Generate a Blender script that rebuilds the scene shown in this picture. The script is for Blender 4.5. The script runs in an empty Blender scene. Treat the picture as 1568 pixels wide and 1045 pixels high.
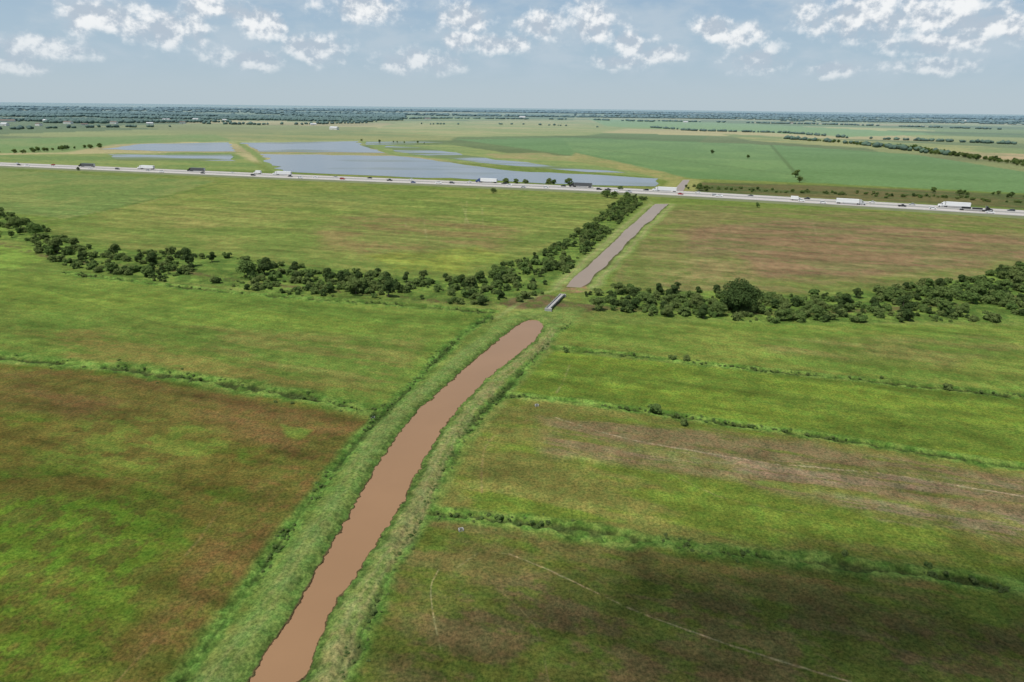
import bpy, math, random, time
import numpy as np
from mathutils import Matrix, Vector
T0=time.time()
random.seed(7); rng=np.random.default_rng(7)
scene=bpy.context.scene
COL=scene.collection
# ------------------------------------------------------------------ camera
H=70.0; F=1045.0
TH=math.radians(18.92); PH=math.radians(0.70)
fw=np.array([0,math.cos(TH),-math.sin(TH)]); r0=np.array([1.,0,0]); u0=np.array([0,math.sin(TH),math.cos(TH)])
rt=math.cos(PH)*r0+math.sin(PH)*u0; up=-math.sin(PH)*r0+math.cos(PH)*u0
cam=bpy.data.cameras.new("camera"); cam.lens=24; cam.sensor_width=36; cam.clip_end=120000; cam.clip_start=0.5
camo=bpy.data.objects.new("camera",cam); COL.objects.link(camo)
M=Matrix(((rt[0],up[0],-fw[0],0),(rt[1],up[1],-fw[1],0),(rt[2],up[2],-fw[2],H),(0,0,0,1)))
camo.matrix_world=M; scene.camera=camo
def ray(px,py):
    d=fw+(px-784)/F*rt-(py-522.5)/F*up
    return d/np.linalg.norm(d)
def G(px,py,z=0.0):
    """survey: plan position (metres) of a feature of the site"""
    d=ray(px,py)
    t=(H-z)/max(-d[2],0.0016)
    return (d[0]*t,d[1]*t)
def GP(pts): return [G(*p) for p in pts]
def smooth(pts,n=6):
    P=[np.array(p,float) for p in pts]; P=[2*P[0]-P[1]]+P+[2*P[-1]-P[-2]]; out=[]
    for i in range(1,len(P)-2):
        for k in range(n):
            t=k/n
            out.append(0.5*((2*P[i])+(-P[i-1]+P[i+1])*t+(2*P[i-1]-5*P[i]+4*P[i+1]-P[i+2])*t*t+(-P[i-1]+3*P[i]-3*P[i+1]+P[i+2])*t**3))
    out.append(P[-2]); return [tuple(p) for p in out]
# ------------------------------------------------------------------ numeric helpers
def vnoise(x,y,seed):
    xi=np.floor(x).astype(np.int64); yi=np.floor(y).astype(np.int64)
    fx=(x-xi); fy=(y-yi); fx=fx*fx*(3-2*fx); fy=fy*fy*(3-2*fy)
    def h(a,b):
        v=(a*374761393+b*668265263+seed*974634777)&0xffffffff
        v=((v^(v>>13))*1274126177)&0xffffffff
        v=v^(v>>16)
        return (v&0xffff)/65535.0
    a=h(xi,yi);b=h(xi+1,yi);c=h(xi,yi+1);d=h(xi+1,yi+1)
    return (a+(b-a)*fx)*(1-fy)+(c+(d-c)*fx)*fy
def fbm(x,y,scale,octv=4,seed=1,ang=0.0,stretch=1.0,rough=0.55):
    ca,sa=math.cos(ang),math.sin(ang)
    u=(x*ca+y*sa)/(scale*stretch); v=(-x*sa+y*ca)/scale
    s=0;a=1;t=0
    for o in range(octv):
        s=s+a*vnoise(u+o*13.7,v-o*7.3,seed+o*17); t+=a; a*=rough; u=u*2;v=v*2
    return s/t
def sstep(a,b,x):
    t=np.clip((x-a)/(b-a),0,1); return t*t*(3-2*t)
def dline(X,Y,pts,margin=60):
    out=np.full(X.shape,1e5)
    P=np.array(pts)
    m=(X>P[:,0].min()-margin)&(X<P[:,0].max()+margin)&(Y>P[:,1].min()-margin)&(Y<P[:,1].max()+margin)
    idx=np.nonzero(m)[0]
    if len(idx)==0: return out
    x=X[idx];y=Y[idx];best=np.full(x.shape,1e10)
    for (ax,ay),(bx,by) in zip(pts[:-1],pts[1:]):
        dx,dy=bx-ax,by-ay; L=dx*dx+dy*dy+1e-9
        t=np.clip(((x-ax)*dx+(y-ay)*dy)/L,0,1)
        best=np.minimum(best,(x-ax-t*dx)**2+(y-ay-t*dy)**2)
    out[idx]=np.sqrt(best); return out
def inside(x,y,pts):
    r=np.zeros(x.shape,bool); n=len(pts)
    for i in range(n):
        ax,ay=pts[i];bx,by=pts[(i+1)%n]
        if ay==by: continue
        r^=((ay>y)!=(by>y))&(x<(bx-ax)*(y-ay)/(by-ay)+ax)
    return r
def sdf(X,Y,pts,margin=60):
    d=dline(X,Y,list(pts)+[pts[0]],margin)
    idx=np.nonzero(d<1e5)[0]
    ins=inside(X[idx],Y[idx],pts); o=d[idx]; o[ins]*=-1; d[idx]=o
    return d
def lin(c,k=0.97):
    c=np.array(c,float)/255
    return np.where(c<=0.04045,c/12.92,((c+0.055)/1.055)**2.4)*k
# ------------------------------------------------------------------ materials
def newmat(name):
    m=bpy.data.materials.new(name); m.use_nodes=True
    nt=m.node_tree; b=nt.nodes["Principled BSDF"]; return m,nt,b
def N(nt,t,**kw):
    n=nt.nodes.new(t)
    for k,v in kw.items(): setattr(n,k,v)
    return n
def simple(name,col,rough=0.7,metal=0,spec=0.5,var=0.15,scale=3.0):
    m,nt,b=newmat(name)
    tc=N(nt,"ShaderNodeTexCoord"); no=N(nt,"ShaderNodeTexNoise"); no.inputs["Scale"].default_value=scale; no.inputs["Detail"].default_value=5
    nt.links.new(tc.outputs["Object"],no.inputs["Vector"])
    mx=N(nt,"ShaderNodeMix",data_type='RGBA')
    mx.inputs[6].default_value=(*[c*(1-var) for c in col],1); mx.inputs[7].default_value=(*[min(1,c*(1+var)) for c in col],1)
    nt.links.new(no.outputs["Fac"],mx.inputs[0]); nt.links.new(mx.outputs[2],b.inputs["Base Color"])
    b.inputs["Roughness"].default_value=rough; b.inputs["Metallic"].default_value=metal; b.inputs["Specular IOR Level"].default_value=spec
    return m
def leafmat(name,c1,c2,c3,trans=0.35):
    m,nt,b=newmat(name); nt.nodes.remove(b)
    oi=N(nt,"ShaderNodeObjectInfo"); ge=N(nt,"ShaderNodeNewGeometry")
    no=N(nt,"ShaderNodeTexNoise"); no.inputs["Scale"].default_value=0.6; no.inputs["Detail"].default_value=3
    nt.links.new(ge.outputs["Position"],no.inputs["Vector"])
    mx=N(nt,"ShaderNodeMix",data_type='RGBA'); mx.inputs[6].default_value=(*c1,1); mx.inputs[7].default_value=(*c2,1)
    mr=N(nt,"ShaderNodeMapRange"); mr.inputs[1].default_value=0.35; mr.inputs[2].default_value=0.65
    nt.links.new(no.outputs["Fac"],mr.inputs[0]); nt.links.new(mr.outputs[0],mx.inputs[0])
    m2=N(nt,"ShaderNodeMix",data_type='RGBA'); m2.inputs[7].default_value=(*c3,1)
    mm=N(nt,"ShaderNodeMath",operation='MULTIPLY'); mm.inputs[1].default_value=0.9
    nt.links.new(oi.outputs["Random"],mm.inputs[0]); nt.links.new(mm.outputs[0],m2.inputs[0]); nt.links.new(mx.outputs[2],m2.inputs[6])
    df=N(nt,"ShaderNodeBsdfDiffuse"); nt.links.new(m2.outputs[2],df.inputs["Color"])
    tr=N(nt,"ShaderNodeBsdfTranslucent"); nt.links.new(m2.outputs[2],tr.inputs["Color"])
    ms=N(nt,"ShaderNodeMixShader"); ms.inputs[0].default_value=trans
    nt.links.new(df.outputs[0],ms.inputs[1]); nt.links.new(tr.outputs[0],ms.inputs[2])
    nt.links.new(ms.outputs[0],nt.nodes["Material Output"].inputs["Surface"])
    return m
M_leaf=leafmat("foliage",(0.095,0.165,0.045),(0.165,0.245,0.070),(0.165,0.205,0.068))
M_leafd=leafmat("dark_foliage",(0.052,0.092,0.030),(0.095,0.145,0.044),(0.075,0.110,0.038))
M_weed=leafmat("weeds",(0.10,0.175,0.05),(0.17,0.24,0.075),(0.15,0.19,0.065),0.4)
M_bark=simple("bark",(0.09,0.07,0.05),0.9)
M_conc=simple("concrete",(0.34,0.33,0.31),0.85,var=0.12,scale=0.5)
M_white=simple("white_paint",(0.80,0.80,0.79),0.5,var=0.03)
M_black=simple("tyre_rubber",(0.02,0.02,0.02),0.8)
M_glass=simple("dark_glass",(0.015,0.018,0.02),0.1,var=0.05)
M_steel=simple("galvanised_steel",(0.5,0.5,0.5),0.45,0.6,var=0.1)
# ------------------------------------------------------------------ plan of the site
canal_l=[(345,1100),(380,1043),(418,985),(455,925),(480,880),(528,802),(560,745),(590,695),(625,648),(662,610),(700,575),(740,540),(780,508),(797,495)]
canal_r=[(815,490),(829,494),(832,504),(812,527),(775,556),(735,590),(702,625),(672,665),(642,715),(617,765),(582,822),(545,880),(503,945),(462,1040),(425,1100)]
CAN=smooth(GP(canal_l+canal_r),4)
up_l=[(867,440),(880,424),(897,411),(912,397),(925,385),(942,369),(957,353),(972,341),(985,329),(1003,313)]
up_r=[(1023,313),(1010,325),(999,337),(985,346),(974,360),(960,371),(951,384),(938,395),(927,409),(911,420),(903,433),(889,441)]
CAN2=smooth(GP(up_l),3)+smooth(GP(up_r),3)
CAN3=GP([(1030,293),(1046,276),(1056,276),(1046,293)])
hw_px=[(-700,226),(-250,243),(0,253),(400,270),(784,286),(1018,297),(1300,313),(1568,329),(2000,356),(2600,395)]
HW=smooth(GP(hw_px),6)
side_r=smooth(GP([(870,497),(842,520),(785,585),(722,648),(682,715),(645,785),(606,858),(566,945),(520,1040),(480,1120)]))
side_l=smooth(GP([(748,485),(700,520),(625,597),(575,648),(522,708),(452,798),(384,895),(300,1010),(230,1100)]))
ditches=[GP([(-60,540),(0,548),(200,567),(400,596),(500,616),(580,633)]),
 GP([(858,533),(980,546),(1100,560),(1300,580),(1568,608),(1700,622)]),
 GP([(780,605),(860,613),(1000,632),(1250,668),(1500,706),(1700,735)]),
 GP([(668,785),(760,795),(850,806),(1000,828),(1100,845),(1300,865),(1568,900),(1800,935)]),
 GP([(100,418),(250,436),(400,452),(600,466),(752,478)])]
ditches=[smooth(d,4) for d in ditches]
creek=smooth(GP([(-60,350),(40,385),(130,402),(250,412),(400,435),(560,450),(680,462),(770,466),(850,468),(960,474),(1100,478),(1250,480),(1400,470),(1568,455),(1700,440)]),4)
beltA=GP([(-60,300),(0,322),(60,345),(110,372),(200,385),(300,388),(400,402),(500,412),(620,425),(700,430),(760,418),(820,436),(840,448),(800,462),(750,468),(650,463),(560,456),(440,452),(350,440),(230,430),(130,414),(70,400),(40,372),(0,368),(-60,350)])
beltB=GP([(745,415),(790,400),(840,382),(900,348),(935,318),(950,304),(990,304),(960,335),(915,375),(885,402),(860,428),(835,438),(790,425)])
beltC=GP([(893,452),(940,445),(1000,448),(1100,446),(1190,452),(1300,452),(1400,440),(1480,428),(1568,408),(1700,380),(1700,490),(1568,493),(1300,495),(1200,497),(1100,490),(1000,484),(900,470)])
# ------------------------------------------------------------------ ground sheet
DA=0.0010
front=np.arange(-math.radians(49),math.radians(49),DA)
back=np.linspace(math.radians(49),math.radians(311),120,endpoint=False)
AZ=np.concatenate([front,back]); NA=len(AZ)
dl=np.arange(math.radians(48),0.0042,-0.00090)
R=np.concatenate([[4,12,22,32,42,50,56],H/np.tan(dl),[19000,23000,29000,36000,45000]])
NR=len(R)
rr,aa=np.meshgrid(R,AZ,indexing='ij')
X=(rr*np.sin(aa)).ravel(); Y=(rr*np.cos(aa)).ravel(); D=rr.ravel()
X=np.append(X,0.0);Y=np.append(Y,0.0);D=np.append(D,0.0)
n=len(X); print("ground verts",n)
C=np.zeros((n,3)); Z=np.zeros(n)
n1=fbm(X,Y,60,4,3); n2=fbm(X,Y,9,4,5); n3=fbm(X,Y,2.2,3,9); nw=fbm(X,Y,14,4,21)-0.5
n4=fbm(X,Y,0.9,3,15)
dv=np.array(ditches[2][-1])-np.array(ditches[2][0]); DANG=math.atan2(dv[1],dv[0])
nstr=fbm(X,Y,4.5,5,31,ang=DANG,stretch=8)
nrow=fbm(X,Y,1.6,3,37,ang=DANG,stretch=25)
def mix(a,b,t): return a*(1-t[:,None])+b*t[:,None]
C[:]=lin((96,114,50))
C=mix(C,lin((114,122,62)),sstep(0.35,0.7,n1)*0.8)
C=mix(C,lin((76,98,38)),sstep(0.5,0.75,n2)*0.6)
def paint(poly,c1,c2=None,sc=20,lo=0.4,hi=0.6,soft=2.0,wob=3.0,alpha=1.0,st=1.0,ang=DANG,seed=50,px=True):
    global C
    P=GP(poly) if px else poly
    d=sdf(X,Y,P,soft*3+wob*3+10)
    idx=np.nonzero(d<soft+wob+5)[0]
    if len(idx)==0: return
    dd=d[idx]+nw[idx]*2*wob
    a=(1-sstep(-soft,soft,dd))*alpha
    col=np.tile(lin(c1),(len(idx),1))
    if c2 is not None:
        f=fbm(X[idx],Y[idx],sc,6,seed,ang,st,0.62)
        col=mix(col,lin(c2),sstep(lo,hi,f))
    C[idx]=mix(C[idx],col,a)
def stroke(px,w,c,alpha=1.0,soft=None,brk=0.0,raw=False):
    global C
    P=px if raw else smooth(GP(px),4)
    d=dline(X,Y,P,w*4+5)
    soft=soft or w*0.6
    idx=np.nonzero(d<w+soft+3)[0]
    dd=d[idx]+(n3[idx]-0.5)*w*1.2
    a=(1-sstep(w-soft,w+soft,dd))*alpha
    if brk>0: a=a*sstep(brk-0.08,brk+0.16,n2[idx]*0.5+n4[idx]*0.5)
    C[idx]=mix(C[idx],lin(c),a)
# -- far patchwork of fields
far=np.nonzero((D>900)&(Y>0))[0]
ang=math.radians(-18); ca,sa=math.cos(ang),math.sin(ang)
U=X[far]*ca+Y[far]*sa; V=-X[far]*sa+Y[far]*ca
V=V+60*np.sin(U/900.0)
cu=np.floor(U/900+0.37*np.floor(V/520)); cv=np.floor(V/520)
def hsh(a,b,s):
    v=(a.astype(np.int64)*374761393+b.astype(np.int64)*668265263+s*974634777)&0xffffffff
    v=((v^(v>>13))*1274126177)&0xffffffff
    return ((v^(v>>16))&0xffff)/65535.0
hh=hsh(cu,cv,5); h2=hsh(cu,cv,8)
pal=np.array([lin((108,126,72)),lin((140,142,92)),lin((92,112,66)),lin((154,148,102)),lin((104,118,72)),lin((124,132,80)),lin((90,106,62))])
fc=pal[(hh*6.99).astype(int)]*(0.88+0.24*h2)[:,None]
fl=fbm(X[far],Y[far],160,5,77,ang=ang,stretch=3)
fc=fc*(0.65+0.7*fl)[:,None]
C[far]=mix(C[far],fc,sstep(900,1000,D[far]))
# -- fields this side of the highway
paint([(-60,258),(330,277),(270,300),(100,335),(-60,320)],(96,117,60),(110,123,66),25)
paint([(340,276),(950,303),(900,352),(840,385),(740,412),(640,422),(500,408),(400,396),(300,383),(200,382),(110,368),(90,345),(200,315)],(112,122,60),(96,114,52),16,st=2)
paint([(470,350),(560,325),(700,335),(800,350),(760,385),(640,395),(520,385)],(118,106,66),(104,113,58),9,0.4,0.6,soft=10,wob=10,alpha=0.8,st=3)
paint([(200,315),(420,318),(440,345),(250,350)],(132,130,72),(110,120,60),12,soft=8,wob=8,alpha=0.65,st=3)
paint([(560,392),(720,380),(800,395),(700,418),(600,415)],(124,136,54),(104,120,50),8,soft=6,wob=6,alpha=0.75,st=2)
paint([(330,290),(600,300),(560,320),(360,312)],(120,126,66),(98,114,58),12,soft=8,wob=8,alpha=0.6,st=3)
paint([(1028,312),(1600,336),(1600,402),(1480,428),(1400,438),(1250,448),(1000,446),(930,440),(962,395),(1000,345)],(110,109,64),(98,110,54),9,st=2)
paint([(1040,352),(1200,335),(1420,350),(1600,365),(1600,395),(1420,415),(1200,430),(1060,425)],(120,99,73),(104,101,64),8,0.42,0.6,soft=9,wob=9,alpha=0.85,st=3)
paint([(1000,400),(1120,390),(1180,430),(1000,440)],(124,121,73),(98,111,55),6,soft=5,wob=5,alpha=0.7)
paint([(-60,412),(100,420),(400,454),(752,482),(690,530),(620,600),(575,630),(400,594),(200,566),(-60,540)],(86,110,43),(97,116,48),10,st=3,soft=1,wob=1)
paint([(0,430),(180,440),(420,470),(600,500),(500,520),(250,490),(0,470)],(102,122,47),(88,110,43),8,soft=5,wob=6,alpha=0.65,st=3)
paint([(-60,510),(150,500),(400,550),(560,600),(400,590),(100,555),(-60,540)],(112,103,53),(86,104,42),7,0.42,0.58,soft=4,wob=5,alpha=0.7,st=4)
paint([(300,500),(640,520),(600,590),(450,570),(300,530)],(106,105,54),(86,108,44),5,0.48,0.6,soft=4,wob=5,alpha=0.65,st=4)
# near left field
paint([(-80,552),(200,570),(400,600),(575,640),(520,708),(450,798),(380,895),(300,1010),(200,1120),(-300,1120)],(86,83,35),(74,92,29),7,0.42,0.62,soft=1,wob=1,st=2)
paint([(-80,560),(200,578),(400,608),(560,642),(505,705),(420,690),(300,660),(120,640),(-80,620)],(98,80,46),(87,83,38),6,0.35,0.65,soft=4,wob=4,alpha=0.85,st=3)
paint([(555,645),(510,705),(440,798),(372,890),(280,1010),(180,1100),(120,1080),(230,930),(330,800),(410,700),(470,655)],(96,80,43),(84,86,36),5,0.4,0.62,soft=4,wob=4,alpha=0.85)
paint([(150,620),(330,640),(380,680),(250,740),(60,700)],(92,107,41),(88,86,38),3,0.42,0.58,soft=5,wob=5,alpha=0.75,st=2)
paint([(-100,760),(220,740),(300,820),(200,940),(60,1060),(-100,1080)],(81,110,30),(78,87,33),2.6,0.44,0.60,soft=5,wob=6,alpha=0.85)
paint([(-100,900),(120,880),(200,1000),(60,1100),(-100,1100)],(78,99,29),(84,82,35),1.6,0.46,0.58,soft=4,wob=5,alpha=0.6)
paint([(430,650),(475,660),(460,672),(440,668)],(94,124,44),None,soft=0.8,wob=1,alpha=0.6)
# right fields
paint([(850,500),(1100,494),(1600,500),(1600,612),(1300,582),(1100,560),(858,534)],(90,112,44),(103,117,50),9,st=4,soft=1,wob=1)
paint([(1150,520),(1500,515),(1600,540),(1450,560),(1200,545)],(112,110,61),(92,111,48),6,soft=4,wob=4,alpha=0.65,st=4)
paint([(850,538),(1100,563),(1600,614),(1600,720),(1250,668),(1000,632),(785,603)],(97,117,40),(86,106,38),8,st=4,soft=1,wob=1)
paint([(785,610),(1000,636),(1250,672),(1600,722),(1700,920),(1300,865),(1000,826),(670,785),(722,680)],(90,108,38),(100,103,49),7,0.4,0.6,st=4,soft=1,wob=1)
paint([(830,640),(1000,645),(1300,690),(1650,740),(1700,850),(1400,800),(1150,745),(900,700),(840,690)],(111,98,70),(93,101,47),3.5,0.42,0.58,soft=3,wob=4,alpha=0.85,st=7)
paint([(900,672),(1150,700),(1400,725),(1600,745),(1600,765),(1300,745),(1000,710)],(118,105,82),(97,101,55),2,0.44,0.58,soft=1.5,wob=2,alpha=0.75,st=9)
paint([(1250,755),(1600,790),(1600,830),(1350,800)],(118,106,82),(93,101,49),2,0.44,0.57,soft=2,wob=2,alpha=0.75,st=8)
paint([(660,795),(850,812),(1100,850),(1300,872),(1900,950),(2100,1200),(480,1200),(600,870)],(80,95,35),(91,90,47),5,0.42,0.62,st=3,soft=1,wob=1)
paint([(650,905),(820,880),(1000,890),(1200,930),(1600,960),(1900,1100),(560,1120),(600,980)],(89,80,51),(77,89,35),3,0.42,0.60,soft=4,wob=4,alpha=0.75,st=2)
paint([(1000,850),(1300,880),(1650,915),(1650,935),(1300,900),(1000,872)],(118,105,57),(90,109,39),3,0.45,0.6,soft=2,wob=2,alpha=0.65,st=5)
# -- beyond the highway
paint([(1060,279),(1250,284),(1600,300),(1600,322),(1300,306),(1050,293)],(94,92,56),(76,88,48),14,soft=4,wob=4,st=4)
paint([(700,214),(880,211),(1180,222),(1400,237),(1600,268),(1600,298),(1230,280),(1060,274),(1000,262),(870,238),(760,222)],(94,124,74),(88,118,68),60,0.4,0.6,soft=4,wob=4,st=2)
paint([(860,212),(1180,222),(1230,276),(1130,270),(1000,255),(880,232)],(102,130,77),(94,122,73),60,soft=4,wob=4,alpha=0.8)
stroke([(1180,222),(1215,262),(1232,278)],3,(78,98,54),0.7); stroke([(880,224),(1010,242),(1120,256),(1215,268)],3,(82,102,58),0.6)
stroke([(720,226),(900,230),(1060,240),(1180,250)],4,(110,130,84),0.5)
paint([(-60,214),(330,206),(360,216),(180,221),(100,234),(-60,236)],(100,126,68),(112,130,74),60,soft=8,wob=6)
paint([(-60,238),(120,236),(360,234),(410,262),(200,258),(-60,250)],(98,121,62),(118,131,70),30,soft=5,wob=5,st=3)
paint([(560,222),(690,222),(800,238),(1020,266),(1035,280),(1000,272),(880,262),(720,250),(600,236)],(124,136,76),(106,126,70),30,soft=5,wob=5,st=3)
paint([(740,236),(830,234),(900,248),(760,243)],(142,132,88),(120,130,76),18,soft=5,wob=5,alpha=0.8,st=3)
paint([(880,234),(1010,262),(1045,272),(1040,282),(990,268),(870,246)],(136,132,80),(118,126,72),18,soft=4,wob=4,alpha=0.9)
paint([(330,206),(560,200),(700,208),(690,216),(560,215),(360,216)],(130,134,82),(110,124,74),60,soft=8,wob=6,st=3)
paint([(620,186),(900,184),(1000,190),(900,208),(700,210),(560,200)],(146,146,96),(126,138,84),90,soft=14,wob=10,st=3)
paint([(900,182),(1150,190),(1450,206),(1300,210),(1100,200),(930,194)],(112,140,88),None,soft=14,wob=5)
paint([(1100,205),(1568,228),(1568,238),(1400,232),(1150,216)],(138,140,84),(110,126,74),60,soft=8,wob=5,st=3)
paint([(1450,232),(1600,238),(1600,252),(1500,244)],(160,142,104),(132,130,86),60,soft=6,wob=5,st=3)
paint([(-60,184),(300,184),(600,180),(600,172),(-60,170)],(72,92,62),(98,112,72),120,soft=60,wob=10,alpha=0.9)
for p in ([(366,219),(388,234),(424,262)],[(240,234),(388,234.6),(602,237)],[(556,217),(602,236.5),(650,240)]): stroke(p,6,(108,126,66),1.0)
# -- belts
for P in (beltA,beltB,beltC): paint(P,(76,100,42),(98,120,52),4,0.40,0.60,soft=3,wob=3,px=False)
paint([(-60,372),(0,374),(60,380),(80,396),(30,412),(-60,410)],(108,134,54),(96,118,48),8,soft=2,wob=2)
stroke(creek,2.2,(88,74,52),0.75,raw=True,brk=0.45)
paint([(770,458),(840,452),(870,462),(925,470),(900,478),(840,474),(780,472)],(98,84,60),(82,94,46),3,0.42,0.60,soft=1,wob=1.5,alpha=0.85)
# -- ditches
for i,dch in enumerate(ditches):
    d=dline(X,Y,dch,30)
    wdt=[5.0,2.8,2.6,3.2,3.5][i]
    idx=np.nonzero(d<wdt*2.5)[0]; dd=d[idx]+(n2[idx]-0.5)*wdt*1.3+(n3[idx]-0.5)*wdt*0.5
    a=1-sstep(wdt*0.45,wdt*1.15,dd)
    lush=mix(np.tile(lin((76,108,42)),(len(idx),1)),lin((98,126,55)),sstep(0.4,0.6,n3[idx]))
    C[idx]=mix(C[idx],lush,a*0.85)
    core=(1-sstep(wdt*0.08,wdt*0.34,dd))*sstep(0.25,0.40,n2[idx])
    C[idx]=mix(C[idx],lin((56,66,34)),core*0.85)  # dark green ditch line, with the shading of its weeds painted in
    h=0.12*np.exp(-((dd-wdt*0.6)/(wdt*0.25))**2)-0.6*np.exp(-(dd/(wdt*0.25))**2)+a*(n4[idx]-0.5)*0.35
    Z[idx]+=h
# -- side ditches of the canal
for P,w in ((side_r,2.0),(side_l,2.4)):
    d=dline(X,Y,P,30); idx=np.nonzero(d<8)[0]; dd=d[idx]+(n2[idx]-0.5)*2.6+(n3[idx]-0.5)*1.2
    a=1-sstep(w*0.3,w*1.4,dd)
    lush=mix(np.tile(lin((66,98,38)),(len(idx),1)),lin((88,122,52)),sstep(0.42,0.6,n3[idx]*.5+n4[idx]*.5))
    C[idx]=mix(C[idx],lush,a*0.9)
    core=(1-sstep(0.0,0.8,dd)); C[idx]=mix(C[idx],lin((46,64,28)),core*0.8)
    Z[idx]+= -0.3*np.exp(-(dd/0.9)**2)+a*(n4[idx]-0.45)*0.4
# -- canal banks
dc=sdf(X,Y,CAN,40)
idx=np.nonzero(dc<16)[0]; d=dc[idx]; wob=(n2[idx]-0.5)*1.8+(n3[idx]-0.5)*1.2
dd=d+wob
left=dline(X[idx],Y[idx],side_l,60)<dline(X[idx],Y[idx],side_r,60)
pale=np.where(left[:,None],lin((100,121,62)),lin((118,124,74)))
pale=mix(pale,np.tile(lin((88,112,50)),(len(idx),1)),sstep(0.38,0.62,n2[idx]*0.6+n4[idx]*0.4)*0.75)
wd=np.where(left,7.0,5.8)
a=1-sstep(wd-2.0,wd+1.0,dd); C[idx]=mix(C[idx],pale,a)
a=(1-sstep(0.8,2.0,dd)); C[idx]=mix(C[idx],mix(np.tile(lin((64,88,37)),(len(idx),1)),lin((86,111,50)),sstep(0.4,0.6,n4[idx])),a*0.95)
st=np.exp(-((dd-3.2)/0.35)**2)+np.exp(-((dd-4.7)/0.35)**2); C[idx]=mix(C[idx],lin((132,127,86)),np.clip(st,0,1)*np.where(left,0.15,0.4))
shore=d+(n3[idx]-0.5)*1.0+(n4[idx]-0.5)*0.6+(n2[idx]-0.5)*0.8
a=(1-sstep(0.02,0.30,shore)); C[idx]=mix(C[idx],lin((80,68,46)),a)
prof=np.where(shore<0,np.maximum(-1.2,shore*0.8-0.08),0)+sstep(-0.2,3.2,shore)*0.6*(1-sstep(wd-3.0,wd+1.5,d))
Z[idx]+=prof+ (n4[idx]-0.5)*0.10*sstep(0.1,0.8,shore)+ (n4[idx]-0.5)*0.25*np.exp(-((dd-1.0)/0.7)**2)
# -- upper canal
dc2=sdf(X,Y,CAN2,60); idx=np.nonzero(dc2<20)[0]; d=dc2[idx]; wob=(n2[idx]-0.5)*2.5; dd=d+wob
C[idx]=mix(C[idx],lin((110,128,66)),(1-sstep(5,8,dd))*0.95)
C[idx]=mix(C[idx],lin((144,130,98)),(np.exp(-((dd-3.8)/1.0)**2))*0.35)
C[idx]=mix(C[idx],lin((84,92,52)),(1-sstep(0.4,1.6,dd)))
ld=dline(X,Y,smooth(GP([(952,300),(1000,312),(955,352),(912,392),(880,420),(858,440),(800,462),(760,488)])),30)
idx=np.nonzero(ld<1.8)[0]; C[idx]=mix(C[idx],lin((120,134,76)),(1-sstep(0.6,1.6,ld[idx]))*0.6)
dc3=sdf(X,Y,CAN3,60); idx=np.nonzero(dc3<25)[0]; C[idx]=mix(C[idx],lin((126,130,74)),1-sstep(8,16,dc3[idx]))
paint([(862,436),(896,436),(905,446),(880,450),(860,446)],(128,106,76),(110,118,62),3,soft=1,wob=1)
paint([(790,478),(840,470),(900,472),(880,490),(852,510),(836,500),(815,488),(795,492),(750,520),(745,500)],(108,128,62),(94,116,54),4,soft=1.2,wob=1.2,alpha=0.8)
# -- cattle trails and tracks
trk=(136,130,90)
stroke([(780,848),(840,874),(900,902),(980,938),(1060,968),(1180,1008),(1320,1050)],0.14,(142,132,96),0.7,brk=0.44)
stroke([(850,640),(960,672),(1100,697),(1200,712),(1350,725),(1450,742),(1600,766)],0.19,(150,140,110),0.75,brk=0.42)
stroke([(672,872),(660,900),(664,945),(676,1000),(684,1060)],0.12,trk,0.6,brk=0.44)
stroke([(872,560),(862,585),(852,602)],0.3,trk,0.35,brk=0.45)
stroke([(812,642),(770,660),(745,682),(738,715),(738,755)],0.22,(122,112,72),0.5,brk=0.45)
stroke([(700,870),(740,845),(790,850)],0.15,trk,0.35,brk=0.45)
stroke([(760,900),(820,960),(840,1045)],0.12,(112,104,68),0.4,brk=0.45); stroke([(980,700),(1100,760),(1250,790)],0.2,(122,114,74),0.35,brk=0.47)
stroke([(240,975),(180,1045)],0.16,(114,98,60),0.5,brk=0.42); stroke([(350,760),(310,820),(285,850)],0.25,(112,98,58),0.5,brk=0.42)
for a0 in ((0,0),(9,2)):
    stroke([(60+a0[0],440+a0[1]),(220+a0[0],490+a0[1]),(420+a0[0],545+a0[1]),(540+a0[0],590+a0[1])],0.25,(74,92,40),0.4,brk=0.4)
    stroke([(880+a0[0],540+a0[1]),(1100+a0[0],600+a0[1]),(1300+a0[0],640+a0[1])],0.25,(78,94,40),0.35,brk=0.4)
    stroke([(60+a0[0],700+a0[1]),(260+a0[0],740+a0[1]),(430+a0[0],700+a0[1]),(520+a0[0],665+a0[1])],0.14,(74,68,35),0.45,brk=0.4)
for p in ([(620,335),(622,350)],[(648,330),(655,378)],[(706,310),(720,350)],[(715,308),(712,348)],[(600,345),(660,350)],[(1240,320),(1250,360)],[(738,318),(740,352)]):
    stroke(p,0.6,(150,144,102),0.25,brk=0.45)
stroke([(340,280),(260,300),(170,320),(90,340)],1.6,(84,104,50),0.7); stroke([(262,302),(170,322),(60,340)],0.8,(130,132,82),0.5)
fade=(1-sstep(450,900,D)); bankfar=sstep(4,9,dc)
C*= (1+ (nstr-0.5)*0.70*fade*bankfar)[:,None]
C*= (1+ (nrow-0.5)*0.30*fade*bankfar)[:,None]
C*= (1+ (n3-0.5)*0.40*fade)[:,None]
C*= (1+ (n2-0.5)*0.42*fade)[:,None]
C*=np.array([1.05,1.0,0.98])
lum=C.mean(1,keepdims=True); C=C*0.96+lum*0.04
hz=(1-np.exp(-np.maximum(D-700,0)/6500)); C=mix(C,lin((126,147,154)),hz)  # aerial haze painted into the ground colour by distance from the origin
Z+= ((n2-0.5)*0.35+(n3-0.5)*0.25+(n4-0.5)*0.12)*(1-sstep(250,420,D))
Z[D>300]*= (1-sstep(300,420,D[D>300]))
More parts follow.
